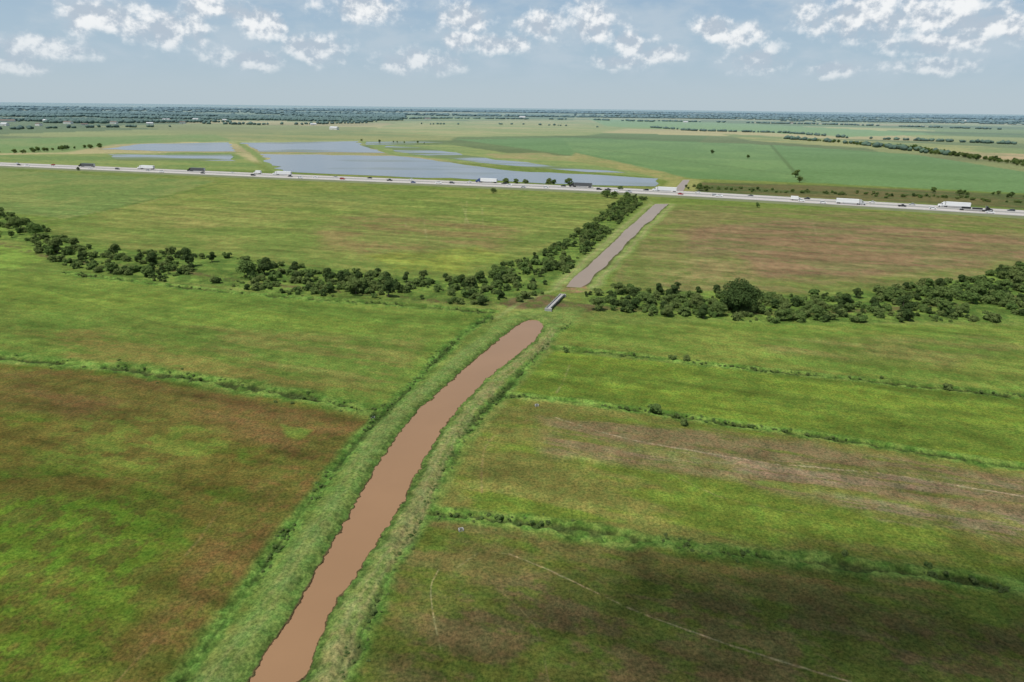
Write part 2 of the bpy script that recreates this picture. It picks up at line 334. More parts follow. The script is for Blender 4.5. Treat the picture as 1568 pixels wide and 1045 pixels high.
C=np.clip(C,0.004,0.8)
ii=np.arange(NR-1)[:,None]*NA+np.arange(NA)[None,:]
jj=np.arange(NR-1)[:,None]*NA+((np.arange(NA)+1)%NA)[None,:]
quads=np.stack([ii,jj,jj+NA,ii+NA],-1).reshape(-1,4)[:, ::-1]
tri=np.stack([np.full(NA,n-1),np.arange(NA),(np.arange(NA)+1)%NA],-1)[:, ::-1]
def npmesh(name,V,quads=None,tris=None):
    me=bpy.data.meshes.new(name); me.vertices.add(len(V)); me.vertices.foreach_set("co",np.asarray(V,np.float32).ravel())
    nq=0 if quads is None else len(quads); nt_=0 if tris is None else len(tris)
    loops=np.concatenate([(quads.ravel() if nq else np.zeros(0,int)),(tris.ravel() if nt_ else np.zeros(0,int))]).astype(np.int32)
    me.loops.add(len(loops)); me.loops.foreach_set("vertex_index",loops)
    me.polygons.add(nq+nt_)
    st=np.concatenate([np.arange(nq)*4,nq*4+np.arange(nt_)*3]).astype(np.int32)
    me.polygons.foreach_set("loop_start",st); 
    me.update(calc_edges=True); me.validate(); return me
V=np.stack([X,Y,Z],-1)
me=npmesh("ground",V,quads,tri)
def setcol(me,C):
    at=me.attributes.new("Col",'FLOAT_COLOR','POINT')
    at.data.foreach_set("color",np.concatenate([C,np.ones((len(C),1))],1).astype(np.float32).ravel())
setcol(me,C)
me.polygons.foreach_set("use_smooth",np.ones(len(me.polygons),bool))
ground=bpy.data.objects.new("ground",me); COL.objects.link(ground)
m,nt,b=newmat("grassland")
ac=N(nt,"ShaderNodeAttribute",attribute_name="Col"); ge=N(nt,"ShaderNodeNewGeometry")
def nz(scale,detail,rough):
    q=N(nt,"ShaderNodeTexNoise"); q.inputs["Scale"].default_value=scale; q.inputs["Detail"].default_value=detail; q.inputs["Roughness"].default_value=rough
    nt.links.new(ge.outputs["Position"],q.inputs["Vector"]); return q.outputs["Fac"]
a1=nz(1.8,5,0.85); a2=nz(0.16,3,0.7); a3=nz(0.45,3,0.7)
def mr(src,lo,hi,tlo,thi):
    q=N(nt,"ShaderNodeMapRange"); q.inputs[1].default_value=lo;q.inputs[2].default_value=hi;q.inputs[3].default_value=tlo;q.inputs[4].default_value=thi
    nt.links.new(src,q.inputs[0]); return q.outputs[0]
v1=mr(a1,0.36,0.64,0.48,1.54); v2=mr(a2,0.35,0.65,0.84,1.16)
mu=N(nt,"ShaderNodeMath",operation='MULTIPLY'); nt.links.new(v1,mu.inputs[0]); nt.links.new(v2,mu.inputs[1])
vm=N(nt,"ShaderNodeVectorMath",operation='SCALE'); nt.links.new(ac.outputs["Color"],vm.inputs[0]); nt.links.new(mu.outputs[0],vm.inputs["Scale"])
tint=N(nt,"ShaderNodeMix",data_type='RGBA'); tint.inputs[6].default_value=(0.88,1.01,0.96,1); tint.inputs[7].default_value=(1.13,0.99,1.03,1)
nt.links.new(mr(a3,0.38,0.62,0,1),tint.inputs[0])
v3=N(nt,"ShaderNodeVectorMath",operation='MULTIPLY'); nt.links.new(vm.outputs[0],v3.inputs[0]); nt.links.new(tint.outputs[2],v3.inputs[1])
nt.links.new(v3.outputs[0],b.inputs["Base Color"]); b.inputs["Roughness"].default_value=0.95; b.inputs["Specular IOR Level"].default_value=0.05
bp=N(nt,"ShaderNodeBump"); bp.inputs["Strength"].default_value=0.6; bp.inputs["Distance"].default_value=0.25
nt.links.new(a1,bp.inputs["Height"]); nt.links.new(bp.outputs[0],b.inputs["Normal"])
me.materials.append(m)
print("ground done",time.time()-T0)
# ------------------------------------------------------------------ water
def watermat(name,col,rough,weed=None,wscale=0.02,wlo=0.5,whi=0.6,stretch=(1,1,1),spec=0.5,bump=0.1,wmax=1.0,var=0.16):
    m,nt,b=newmat(name)
    b.inputs["Roughness"].default_value=rough; b.inputs["IOR"].default_value=1.33; b.inputs["Specular IOR Level"].default_value=spec
    ge=N(nt,"ShaderNodeNewGeometry")
    q=N(nt,"ShaderNodeTexNoise"); q.inputs["Scale"].default_value=0.05; q.inputs["Detail"].default_value=4; nt.links.new(ge.outputs["Position"],q.inputs["Vector"])
    mx=N(nt,"ShaderNodeMix",data_type='RGBA'); mx.inputs[6].default_value=(*[c*(1-var) for c in col],1); mx.inputs[7].default_value=(*[c*(1+var) for c in col],1)
    nt.links.new(q.outputs["Fac"],mx.inputs[0]); nt.links.new(mx.outputs[2],b.inputs["Base Color"])
    if bump>0:
        w=N(nt,"ShaderNodeTexNoise"); w.inputs["Scale"].default_value=2.5; w.inputs["Detail"].default_value=3; nt.links.new(ge.outputs["Position"],w.inputs["Vector"])
        bp=N(nt,"ShaderNodeBump"); bp.inputs["Strength"].default_value=bump; bp.inputs["Distance"].default_value=0.03
        nt.links.new(w.outputs["Fac"],bp.inputs["Height"]); nt.links.new(bp.outputs[0],b.inputs["Normal"])
    if weed:
        mp=N(nt,"ShaderNodeMapping"); mp.inputs["Rotation"].default_value=(0,0,math.radians(18)); mp.inputs["Scale"].default_value=stretch
        nt.links.new(ge.outputs["Position"],mp.inputs["Vector"])
        k=N(nt,"ShaderNodeTexNoise"); k.inputs["Scale"].default_value=wscale; k.inputs["Detail"].default_value=3; k.inputs["Roughness"].default_value=0.5
        nt.links.new(mp.outputs[0],k.inputs["Vector"])
        r=N(nt,"ShaderNodeMapRange",interpolation_type='SMOOTHSTEP'); r.inputs[1].default_value=wlo; r.inputs[2].default_value=whi; r.inputs[4].default_value=wmax; nt.links.new(k.outputs["Fac"],r.inputs[0])
        df=N(nt,"ShaderNodeBsdfDiffuse"); df.inputs["Color"].default_value=(*weed,1)
        ms=N(nt,"ShaderNodeMixShader"); nt.links.new(r.outputs[0],ms.inputs[0]); nt.links.new(b.outputs[0],ms.inputs[1]); nt.links.new(df.outputs[0],ms.inputs[2])
        nt.links.new(ms.outputs[0],nt.nodes["Material Output"].inputs["Surface"])
    return m
def sheet(name,pts,z,mat):
    me=bpy.data.meshes.new(name); me.from_pydata([(x,y,z) for x,y in pts],[],[tuple(range(len(pts)))]); me.update()
    if me.polygons[0].normal.z<0: me.flip_normals()
    o=bpy.data.objects.new(name,me); COL.objects.link(o); me.materials.append(mat); return o
def offset(pts,d):
    P=np.array(pts); nn=len(P); area=0.5*sum(P[i-1][0]*P[i][1]-P[i][0]*P[i-1][1] for i in range(nn)); s=1 if area>0 else -1
    out=[]
    for i in range(nn):
        t=P[(i+1)%nn]-P[i-1]; t=t/ (np.linalg.norm(t)+1e-9); out.append((P[i][0]+s*t[1]*d,P[i][1]-s*t[0]*d))
    return out
def rough_edge(pts,step,amp):
    out=[]
    for i in range(len(pts)):
        a=np.array(pts[i]);b2=np.array(pts[(i+1)%len(pts)]); L=np.linalg.norm(b2-a); k=max(1,int(L/step)); nrm=np.array([-(b2-a)[1],(b2-a)[0]])/(L+1e-9)
        for j in range(k):
            p=a+(b2-a)*j/k
            if j>0: p=p+nrm*rng.normal()*amp
            out.append(tuple(p))
    return out
M_mud=watermat("muddy_water",(0.262,0.152,0.078),0.2,spec=0.32,bump=0.05,var=0.12)
M_mud2=watermat("silty_water",(0.26,0.19,0.13),0.28,spec=0.25,bump=0)
PW=(0.155,0.175,0.19)
M_pond=watermat("pond_water",PW,0.2,(0.13,0.155,0.085),0.007,0.54,0.74,(0.6,1.2,1),spec=0.45,bump=0,wmax=0.5,var=0.08)
M_pond2=watermat("flooded_field_water",PW,0.2,(0.13,0.17,0.075),0.011,0.42,0.56,(0.5,1.4,1),spec=0.45,bump=0,wmax=0.95,var=0.05)
sheet("canal_water",offset(CAN,1.0),-0.12,M_mud)
sheet("canal_water",rough_edge(CAN2,3,0.3),0.12,M_mud2)
sheet("canal_water",CAN3,0.12,M_mud2)
sheet("pond_water",rough_edge(GP([(150,229),(215,221),(350,218.5),(362,232.3),(260,232.3)]),25,4),0.12,M_pond)
sheet("pond_water",rough_edge(GP([(370,219),(548,216.7),(550,222),(562,226),(590,234.6),(398,232.8)]),25,4),0.12,M_pond)
sheet("pond_water",rough_edge(GP([(398,236.4),(600,239),(640,242.5),(700,251),(752,258),(810,264),(900,267.5),(1008,274),(1003,286),(900,284),(720,275),(560,269),(434,263)]),20,4),0.12,M_pond)
sheet("pond_water",rough_edge(GP([(165,237),(355,237),(362,247),(180,246)]),25,4),0.12,M_pond2)
sheet("pond_water",rough_edge(GP([(560,217),(640,217),(680,219),(655,222),(562,222)]),25,4),0.12,M_pond2)
sheet("pond_water",rough_edge(GP([(592,224),(640,226),(740,241),(840,254),(960,265),(900,264),(760,252),(660,240),(605,233)]),25,4),0.12,M_pond2)
# ------------------------------------------------------------------ highway
def frame(poly):
    P=np.array(poly); seg=np.linalg.norm(np.diff(P,axis=0),axis=1); s=np.concatenate([[0],np.cumsum(seg)])
    return P,s
HWP,HWS=frame(HW)
def hwat(s):
    x=np.interp(s,HWS,HWP[:,0]); y=np.interp(s,HWS,HWP[:,1]); e=4.0
    x2=np.interp(s+e,HWS,HWP[:,0]); y2=np.interp(s+e,HWS,HWP[:,1]); t=np.array([x2-x,y2-y]); t/=np.linalg.norm(t)
    return np.array([x,y]),t
SS=np.linspace(0,HWS[-1]-10,260)
def ribbon(offs,zs,ss=SS):
    Vv=[];Q=[]
    for s in ss:
        p,t=hwat(s); nn=np.array([-t[1],t[0]])
        for o,z in zip(offs,zs): q=p+nn*o; Vv.append((q[0],q[1],z))
    k=len(offs)
    for i in range(len(ss)-1):
        for j in range(k-1): Q.append((i*k+j,i*k+j+1,(i+1)*k+j+1,(i+1)*k+j))
    return np.array(Vv),np.array(Q)
def addrib(name,offs,zs,mat,ss=SS,parent=None):
    v,q=ribbon(offs,zs,ss)
    me=npmesh(name,v,q[:, ::-1]); me.materials.append(mat); o=bpy.data.objects.new(name,me); COL.objects.link(o)
    if parent: o.parent=parent
    return o
hwroot=bpy.data.objects.new("highway",None); COL.objects.link(hwroot)
M_pave=simple("highway_concrete",(0.43,0.40,0.355),0.85,var=0.15,scale=0.06)
M_shoulder=simple("shoulder_asphalt",(0.24,0.225,0.20),0.9,var=0.2,scale=0.1)
M_emb=simple("embankment_grass",(0.135,0.155,0.065),0.95,var=0.3,scale=0.1)
addrib("embankment",[26,19.6,-19.6,-26],[-0.1,1.0,1.0,-0.1],M_emb,parent=hwroot)
addrib("shoulders",[19,-19],[1.04,1.04],M_shoulder,parent=hwroot)
for sgn in (1,-1):
    a,b2=(3.2,15.6)
    o=[b2,a] if sgn>0 else [-a,-b2]
    addrib("carriageway",o,[1.08,1.08],M_pave,parent=hwroot)
    for e in (3.5,15.2): 
        addrib("edge_line",[sgn*e+0.1,sgn*e-0.1],[1.10,1.10],M_white,parent=hwroot)
addrib("median_barrier",[0.4,0.35,0.12,-0.12,-0.35,-0.4],[1.05,1.3,1.95,1.95,1.3,1.05],M_conc,parent=hwroot)
vs=[];qs=[]
for s in np.arange(100,HWS[-1]-60,12.0):
    for o in (7.3,11.3,-7.3,-11.3):
        p,t=hwat(s); nn=np.array([-t[1],t[0]]); k=len(vs)
        for aa_,bb_ in ((0,.08),(3,.08),(3,-.08),(0,-.08)):
            q=p+t*aa_+nn*(o+bb_); vs.append((q[0],q[1],1.10))
        qs.append((k+3,k+2,k+1,k))
me=npmesh("lane_dashes",np.array(vs),np.array(qs)); me.materials.append(M_white); o=bpy.data.objects.new("lane_dashes",me); o.parent=hwroot; COL.objects.link(o)
# ------------------------------------------------------------------ mesh builder
class MB:
    def __init__(s): s.v=[];s.f=[];s.m=[]
    def face(s,pts,mat):
        k=len(s.v); s.v+= [tuple(p) for p in pts]; s.f.append(tuple(range(k,k+len(pts)))); s.m.append(mat)
    def prism(s,prof,y0,y1,mat,inset=0.0):
        k=len(prof)
        A=[(x,y0,z) for x,z in prof];B=[(x,y1,z) for x,z in prof]
        if inset:
            zs=[z for _,z in prof]; zl,zh=min(zs),max(zs)
            A=[(x,y0+inset*(z-zl)/(zh-zl),z) for x,_,z in A]; B=[(x,y1-inset*(z-zl)/(zh-zl),z) for x,_,z in B]
        s.face(A,mat); s.face(B[::-1],mat)
        for i in range(k):
            j=(i+1)%k; s.face([A[j],A[i],B[i],B[j]],mat)
    def box(s,x0,x1,y0,y1,z0,z1,mat): s.prism([(x0,z0),(x1,z0),(x1,z1),(x0,z1)],y0,y1,mat)
    def wheel(s,x,y,r,w,mat):
        A=[(x+r*math.cos(a),y,r+r*math.sin(a)) for a in np.linspace(0,2*math.pi,12,endpoint=False)]
        B=[(p[0],y+w,p[2]) for p in A]
        s.face(A,mat); s.face(B[::-1],mat)
        for i in range(12): j=(i+1)%12; s.face([A[j],A[i],B[i],B[j]],mat)
    def cone(s,p0,p1,ra,rb,mat,k=6):
        p0=Vector(p0);p1=Vector(p1); d=(p1-p0).normalized(); a=d.orthogonal().normalized(); b3=d.cross(a)
        A=[p0+(a*math.cos(t)+b3*math.sin(t))*ra for t in np.linspace(0,2*math.pi,k,endpoint=False)]
        B=[p1+(a*math.cos(t)+b3*math.sin(t))*rb for t in np.linspace(0,2*math.pi,k,endpoint=False)]
        for i in range(k): j=(i+1)%k; s.face([A[i],A[j],B[j],B[i]],mat)
    def mesh(s,name,mats):
        me=bpy.data.meshes.new(name); me.from_pydata(s.v,[],s.f)
        for x in mats: me.materials.append(x)
        me.polygons.foreach_set("material_index",s.m); me.update(); return me
def obj(name,me,loc=(0,0,0),rz=0,sc=1,parent=None):
    o=bpy.data.objects.new(name,me); o.location=loc; o.rotation_euler=(0,0,rz)
    o.scale=(sc,sc,sc) if not isinstance(sc,tuple) else sc
    COL.objects.link(o)
    if parent: o.parent=parent
    return o
def car_mesh(name,paint,kind):
    b=MB(); M_=[paint,M_glass,M_black,M_steel]
    if kind=="car":
        b.prism([(-2.3,.28),(2.3,.28),(2.35,.62),(2.1,.8),(1.0,.95),(-1.7,1.0),(-2.3,.92),(-2.36,.6)],-.91,.91,0,0.06)
        b.prism([(-1.75,.98),(1.05,.94),(.35,1.42),(-1.1,1.45)],-.84,.84,1,0.14)
        b.prism([(-1.15,1.452),(.38,1.425),(.3,1.48),(-1.05,1.5)],-.70,.70,0,0.03); wx=(1.45,-1.4); r=.33
    elif kind=="suv":
        b.prism([(-2.4,.35),(2.4,.35),(2.45,.8),(2.25,1.0),(1.2,1.12),(-2.35,1.15),(-2.45,.7)],-.97,.97,0,0.05)
        b.prism([(-2.3,1.14),(1.25,1.10),(.55,1.68),(-2.0,1.72)],-.92,.92,1,0.12)
        b.prism([(-2.05,1.722),(.58,1.685),(.5,1.77),(-1.95,1.8)],-.80,.80,0,0.03); wx=(1.55,-1.5); r=.38
    elif kind=="pickup":
        b.prism([(-2.9,.45),(2.8,.45),(2.85,.95),(2.6,1.12),(1.5,1.2),(-.5,1.2),(-.5,1.18),(-2.9,1.18)],-1.0,1.0,0,0.04)
        b.prism([(-.7,1.2),(1.55,1.2),(.95,1.82),(-.6,1.85)],-.93,.93,1,0.12)
        b.prism([(-.62,1.852),(.97,1.825),(.88,1.9),(-.55,1.92)],-.8,.8,0,0.03)
        b.box(-2.8,-.75,-.85,.85,1.182,1.187,2); wx=(1.85,-1.8); r=.42
    for x in wx:
        for y in (-.98,.74): b.wheel(x,y,r,.24,2)
    b.box(2.36,2.40,-.7,.7,.5,.62,3)
    return b.mesh(name,M_)
def semi_mesh(name,paint,trailer,flat=False):
    b=MB(); M_=[paint,M_glass,M_black,M_steel,trailer]
    b.prism([(5.2,.6),(10.6,.6),(10.65,1.6),(10.4,1.95),(8.9,2.15),(8.5,2.2),(8.5,1.3),(5.2,1.3)],-1.1,1.1,0,0.08)
    b.prism([(6.2,1.3),(8.95,1.3),(8.9,2.15),(8.35,2.95),(7.6,3.3),(7.2,3.85),(6.2,3.9)],-1.2,1.2,0,0.1)
    b.prism([(8.95,2.17),(8.42,2.9),(8.48,2.93),(9.0,2.2)],-1.0,1.0,1)
    for y in (-1.215,1.195): b.prism([(7.7,2.05),(8.6,2.05),(8.2,2.8),(7.7,2.8)],y,y+.02,1)
    for y in (-1.2,1.05): b.cone((6.05,y+.07,1.2),(6.05,y+.07,4.1),.08,.08,3)
    for y in (-1.15,.55): b.box(7.0,8.3,y,y+.6,.5,1.05,3)
    for x in (9.6,6.0,4.8):
        for y in (-1.25,.75): b.wheel(x,y,.5,.5,2)
    b.box(4.2,6.2,-.5,.5,.8,1.1,2)
    if not flat:
        b.box(-10.6,5.6,-1.28,1.28,1.25,4.1,4)
        b.box(-10.64,-10.602,-1.2,1.2,1.35,4.0,3)
        b.box(-10.5,5.5,-1.29,1.29,1.15,1.245,3)
        b.box(-5.5,2.5,-1.24,-1.2,.6,1.14,3); b.box(-5.5,2.5,1.2,1.24,.6,1.14,3)
    else:
        b.box(-10.6,5.6,-1.28,1.28,1.15,1.4,3)
        b.box(-9.0,-3.2,-1.1,1.1,1.41,2.7,4); b.box(-2.2,4.2,-1.0,1.0,1.41,2.4,4)
    for x in (-9.2,-8.0):
        for y in (-1.25,.75): b.wheel(x,y,.5,.5,2)
    for y in (-.9,.7): b.box(3.0,3.2,y,y+.2,.1,1.15,3)
    return b.mesh(name,M_)
def box_truck_mesh(name,paint,box):
    b=MB(); M_=[paint,M_glass,M_black,M_steel,box]
    b.prism([(1.6,.5),(4.1,.5),(4.15,1.2),(3.9,1.5),(3.3,1.65),(2.9,2.4),(1.6,2.45)],-1.0,1.0,0,0.08)
    b.prism([(3.32,1.67),(2.93,2.36),(2.99,2.38),(3.4,1.7)],-.85,.85,1)
    for y in (-1.0,.98): b.prism([(2.0,1.6),(3.0,1.6),(2.8,2.2),(2.0,2.2)],y,y+.02,1)
    b.box(-4.2,1.5,-1.2,1.2,.95,3.4,4); b.box(-4.1,2.2,-.5,.5,.6,.94,2)
    for x in (3.0,-2.6):
        for y in (-1.1,.75): b.wheel(x,y,.45,.35,2)
    return b.mesh(name,M_)
def cp(n_,c,r=.3): return simple(n_,c,r,0.0,var=0.03)
paints=dict(white=cp("white_car_paint",(.8,.8,.79)),silver=cp("silver_car_paint",(.5,.51,.52)),black=cp("black_car_paint",(.02,.02,.022)),grey=cp("grey_car_paint",(.09,.095,.10)),red=cp("red_car_paint",(.38,.03,.025)),blue=cp("blue_car_paint",(.04,.08,.22)),tan=cp("tan_car_paint",(.35,.3,.22)))
lib={}
def veh(kind,c):
    k=(kind,c)
    if k not in lib:
        if kind in("car","suv","pickup"): lib[k]=car_mesh(kind,paints[c],kind)
        elif kind=="semi": lib[k]=semi_mesh("semi",paints[c],paints["white"])
        elif kind=="semid": lib[k]=semi_mesh("semid",paints[c],paints["grey"])
        elif kind=="flat": lib[k]=semi_mesh("flat",paints[c],paints["black"],True)
        elif kind=="box": lib[k]=box_truck_mesh("box",paints[c],paints["white"])
    return lib[k]
NAMES=dict(car="sedan_car",suv="suv_car",pickup="pickup_truck",semi="semi_truck",semid="semi_truck",flat="flatbed_truck",box="box_truck")
def s_at_px(px):
    best=None
    for s in np.arange(0,HWS[-1]-20,4.0):
        p,_=hwat(s); v=np.array([p[0],p[1],-H]); z=v@fw
        if z<10: continue
        u=784+F*(v@rt)/z
        if best is None or abs(u-px)<best[0]: best=(abs(u-px),s)
    return best[1]
VEH=[(18,"suv","white",1),(36,"car","black",-1),(52,"pickup","white",-2),(70,"car","red",2),(90,"car","white",-1),(128,"semid","black",1),(150,"car","white",-2),(186,"suv","grey",-1),(216,"semi","white",2),(232,"car","silver",-1),
(262,"pickup","white",-3),(296,"semid","black",1),(318,"car","black",-2),(352,"car","white",1),(384,"box","white",2),(398,"suv","black",-2),(429,"semi","white",1),(447,"car","grey",-1),(470,"suv","white",-3),
(490,"car","white",-1),(512,"car","silver",1),(533,"suv","red",-2),(560,"car","black",2),(598,"pickup","black",-1),(622,"car","white",2),(640,"car","blue",-3),(676,"pickup","white",-2),(694,"suv","grey",-1),(712,"car","white",2),
(741,"semi","blue",3),(768,"suv","black",1),(783,"pickup","white",-1),(808,"car","silver",-3),(838,"suv","white",-2),(862,"car","black",2),(884,"semid","black",2),(918,"suv","black",-1),(932,"pickup","black",-1),(945,"car","white",-2),(968,"pickup","silver",-3),
(988,"suv","black",1),(1018,"semi","white",1),(1046,"car","red",-2),(1068,"car","white",2),(1092,"suv","silver",-1),(1104,"pickup","white",-2),(1150,"car","grey",1),(1216,"box","white",-1),(1226,"suv","white",-2),(1238,"car","black",2),(1262,"suv","white",-3),
(1298,"semi","silver",-2),(1340,"car","white",2),(1376,"pickup","black",-1),(1398,"car","silver",2),(1424,"suv","white",-2),(1466,"semi","white",2),(1492,"flat","black",-1),(1512,"pickup","white",-3),(1550,"suv","grey",1)]
LO={1:5.3,2:9.3,3:13.3}
for px,k,c,l in VEH:
    s=s_at_px(px); p,t=hwat(s); nn=np.array([-t[1],t[0]]); o=LO[abs(l)]*(1 if l>0 else -1); q=p+nn*o
    a=math.atan2(t[1],t[0])+(math.pi if l>0 else 0)
    obj(NAMES[k],veh(k,c),(q[0],q[1],1.085),a)
print("vehicles",time.time()-T0)
# ------------------------------------------------------------------ vegetation meshes
def leaf_quads(centres,radii,count,size,seed,flat=0.85):
    r=np.random.default_rng(seed); cs=np.array(centres); rd=np.array(radii); w=rd**2; w/=w.sum()
    k=r.choice(len(cs),count,p=w)
    d=r.normal(size=(count,3)); d/=np.linalg.norm(d,axis=1)[:,None]; d[:,2]=np.where(d[:,2]<-0.3,-d[:,2],d[:,2])
    rad=rd[k]*(0.55+0.5*r.random(count)**0.6)
    P=cs[k]+d*rad[:,None]*np.array([1,1,flat])
    nrm=d+np.array([0,0,0.5])+r.normal(size=(count,3))*0.5; nrm/=np.linalg.norm(nrm,axis=1)[:,None]
    a=np.cross(nrm,r.normal(size=(count,3))); a/=np.linalg.norm(a,axis=1)[:,None]; b_=np.cross(nrm,a)
    s=(size*(0.5+r.random(count)))[:,None]
    q=np.stack([P-a*s*.6,P+b_*s*.42,P+a*s*.6,P-b_*s*.42],1).reshape(-1,3)
    return q
def plant(name,h,spread,nb,leaves,lsize,seed,mat,trunk=True,low=0.3):
    r=random.Random(seed); mb=MB(); cs=[];rs=[]
    base=h*low
    for i in range(nb):
        a=r.uniform(0,6.28); zz=base+(h-base)*(0.12+0.72*r.random()); k=math.sin(math.pi*min(0.95,max(.12,(zz-base*0.5)/(h-base*0.5))))
        d=spread*0.62*k*math.sqrt(r.random()); br=spread*r.uniform(0.2,0.42)
        cs.append((d*math.cos(a),d*math.sin(a),zz)); rs.append(br)
    th=h*0.045 if trunk else h*0.03
    if trunk:
        mb.cone((0,0,-0.4),(0.1,0,h*0.45),th,th*0.6,1); mb.cone((0.1,0,h*0.45),(0,0.1,h*0.8),th*0.6,th*0.2,1)
    for c in cs[:min(nb,9)]:
        z0=h*(0.25 if trunk else 0.0); mb.cone((0,0,z0-0.1),c,th*0.45,th*0.12,1,5)
    q=leaf_quads(cs,rs,leaves,lsize,seed)
    nv=len(mb.v); verts=mb.v+[tuple(p) for p in q]
    faces=mb.f+[(nv+4*i,nv+4*i+1,nv+4*i+2,nv+4*i+3) for i in range(leaves)]
    me=bpy.data.meshes.new(name); me.from_pydata(verts,[],faces); me.materials.append(mat); me.materials.append(M_bark)
    me.polygons.foreach_set("material_index",mb.m+[0]*leaves); me.update(); return me
trees=[plant("tree_crown",7.2,3.8+0.3*i,11+i,2600,0.5,100+i,M_leafd if i%3==0 else M_leaf,True,0.14) for i in range(6)]
shrubs=[plant("shrub",2.5,2.6,9,850,0.42,200+i,M_leaf if i!=2 else M_leafd,False,0.0) for i in range(5)]
weeds=[plant("weed",0.55,1.1,7,240,0.2,300+i,M_weed,False,0.0) for i in range(4)]
bigoak=plant("oak",11,9.0,30,9000,0.5,410,M_leafd,True,0.08)
def scatter(poly,count,seed,thr=0.42):
    r=np.random.default_rng(seed); P=np.array(poly); out=[]
    while len(out)<count:
        x=r.uniform(P[:,0].min(),P[:,0].max(),4000); y=r.uniform(P[:,1].min(),P[:,1].max(),4000)
        nn=fbm(x,y,15,3,seed); m=inside(x,y,poly)&(nn>thr)
        out+=list(zip(x[m],y[m]))
    return out[:count]
wood=bpy.data.objects.new("creek_woodland",None); COL.objects.link(wood)
def clear(x,y):
    a=np.array([x]);b_=np.array([y])
    return sdf(a,b_,CAN2,60)[0]>4.5 and dline(a,b_,smooth(GP([(866,447),(836,482)])),60)[0]>4
def belt(poly,nt_,ns,seed,tmin=0.5,tmax=1.0,thr=0.40):
    for i,(x,y) in enumerate(scatter(poly,nt_,seed,0.46)):
        if clear(x,y): obj("tree",random.choice(trees),(x,y,-0.2),random.uniform(0,6.28),random.uniform(tmin,tmax),wood)
    for i,(x,y) in enumerate(scatter(poly,ns,seed+1,thr)):
        if clear(x,y): obj("shrub",random.choice(shrubs),(x,y,-0.15),random.uniform(0,6.28),random.uniform(0.3,1.2)**1.3,wood)
def area(P): return abs(0.5*sum(P[i-1][0]*P[i][1]-P[i][0]*P[i-1][1] for i in range(len(P))))
A_,B_,C_=area(beltA),area(beltB),area(beltC)
belt(beltA,int(A_/400),int(A_/18),11,0.35,0.78,0.42)
belt(beltB,int(B_/160),int(B_/15),12,0.3,0.62,0.38)
belt(beltC,int(C_/210),int(C_/13),13,0.3,0.72,0.38)
wd_=bpy.data.objects.new("ditch_weeds",None); COL.objects.link(wd_)
def along(line,step,spread,smin,smax,off=0):
    P,s=frame(line); 
    for q in np.arange(0,s[-1],step):
        q+=random.uniform(-step,step)
        x=np.interp(q,s,P[:,0]);y=np.interp(q,s,P[:,1]); x+=random.gauss(0,spread); y+=random.gauss(0,spread)
        if vnoise(np.array([x/9]),np.array([y/9]),4)[0]<0.42: continue
        if sdf(np.array([x]),np.array([y]),CAN,30)[0]<0.6: continue
        obj("weed",random.choice(weeds),(x,y,-0.1),random.uniform(0,6.28),random.uniform(smin,smax),wd_)
along(side_r,0.35,1.0,0.2,0.55); along(side_l,0.35,1.3,0.2,0.55)
for d_,st,sp,a_,b_ in zip(ditches,(0.8,0.9,0.9,0.6,1.6),(2.0,1.0,0.9,1.1,1.6),(0.3,)*5,(.8,.8,.8,.7,.9)): along(d_,st,sp,a_,b_)
def T(px,py,s,me=None,name="tree",wide=1.0):
    x,y=G(px,py); obj(name,me or random.choice(trees),(x,y,-0.2),random.uniform(0,6.28),(s*wide,s*wide,s))
T(1132,476,1.0,bigoak,"live_oak_tree"); T(1290,474,0.85,trees[0],"live_oak_tree",1.15); T(1035,446,0.55,trees[3])
for p in ((290,408,1.15),(175,392,0.95),(380,424,1.0,),(405,420,1.0),(595,455,0.95),(88,388,1.1),(505,432,0.85),(30,352,1.1),(55,360,0.9),(325,402,.7),(450,418,.7),(545,450,.85),(235,405,.7),(915,475,.7),(990,470,.8),(1020,468,.6),(1380,480,.9),(1440,465,1.0),(1500,455,1.0),(1550,440,1.1),(1250,485,.6),(1065,470,.7),(1200,485,.75)):
    T(*p)
for p in ((775,283,.9),(790,283,.8),(805,283,.7),(840,284,.9),(848,284,.8),(871,285,1.05),(950,293,.7),(1218,272,1.3),(1224,280,.9),(1160,318,.6),(756,296,.6),(120,262,.6),(930,303,.9),(940,304,.8),(960,305,.8),(925,301,.7),(1070,292,.9),(1080,293,.8),(1145,243,.9),(1090,236,.9)):
    T(*p)
for p in ((1002,632,1.3),(1047,650,.9),(1450,597,1.0),(1030,551,.9),(1050,552,1.0),(868,540,.7),(765,794,.5),(1292,850,.5),(1420,868,.55),(570,640,.5),(128,425,.9),(1350,580,.5)):
    x,y=G(p[0],p[1]); obj("shrub",random.choice(shrubs),(x,y,-0.1),random.uniform(0,6),p[2]*0.7)
hedge=bpy.data.objects.new("hedgerow_trees",None); COL.objects.link(hedge)
def row(px,step,sp,a,b_,pool):
    P,s=frame(GP(px)); q=0
    while q<s[-1]:
        x=np.interp(q,s,P[:,0])+random.gauss(0,sp);y=np.interp(q,s,P[:,1])+random.gauss(0,sp)
        obj("tree",random.choice(pool),(x,y,-0.2),random.uniform(0,6.28),random.uniform(a,b_),hedge); q+=step*random.uniform(0.3,1.8)
row([(1060,289),(1250,296),(1440,303),(1600,314)],3,8,0.4,1.2,shrubs)
row([(1440,297),(1500,299),(1600,306)],7,6,0.4,0.8,trees)
row([(1380,226),(1450,238),(1520,247),(1600,258)],3,9,0.6,1.1,trees)
row([(1240,216),(1320,222),(1400,230)],6,10,0.6,1.0,trees)
row([(0,236),(60,233),(150,226)],6,8,0.5,1.0,trees)
row([(560,217),(620,219),(655,221)],22,8,0.4,0.8,trees)
print("veg",time.time()-T0)
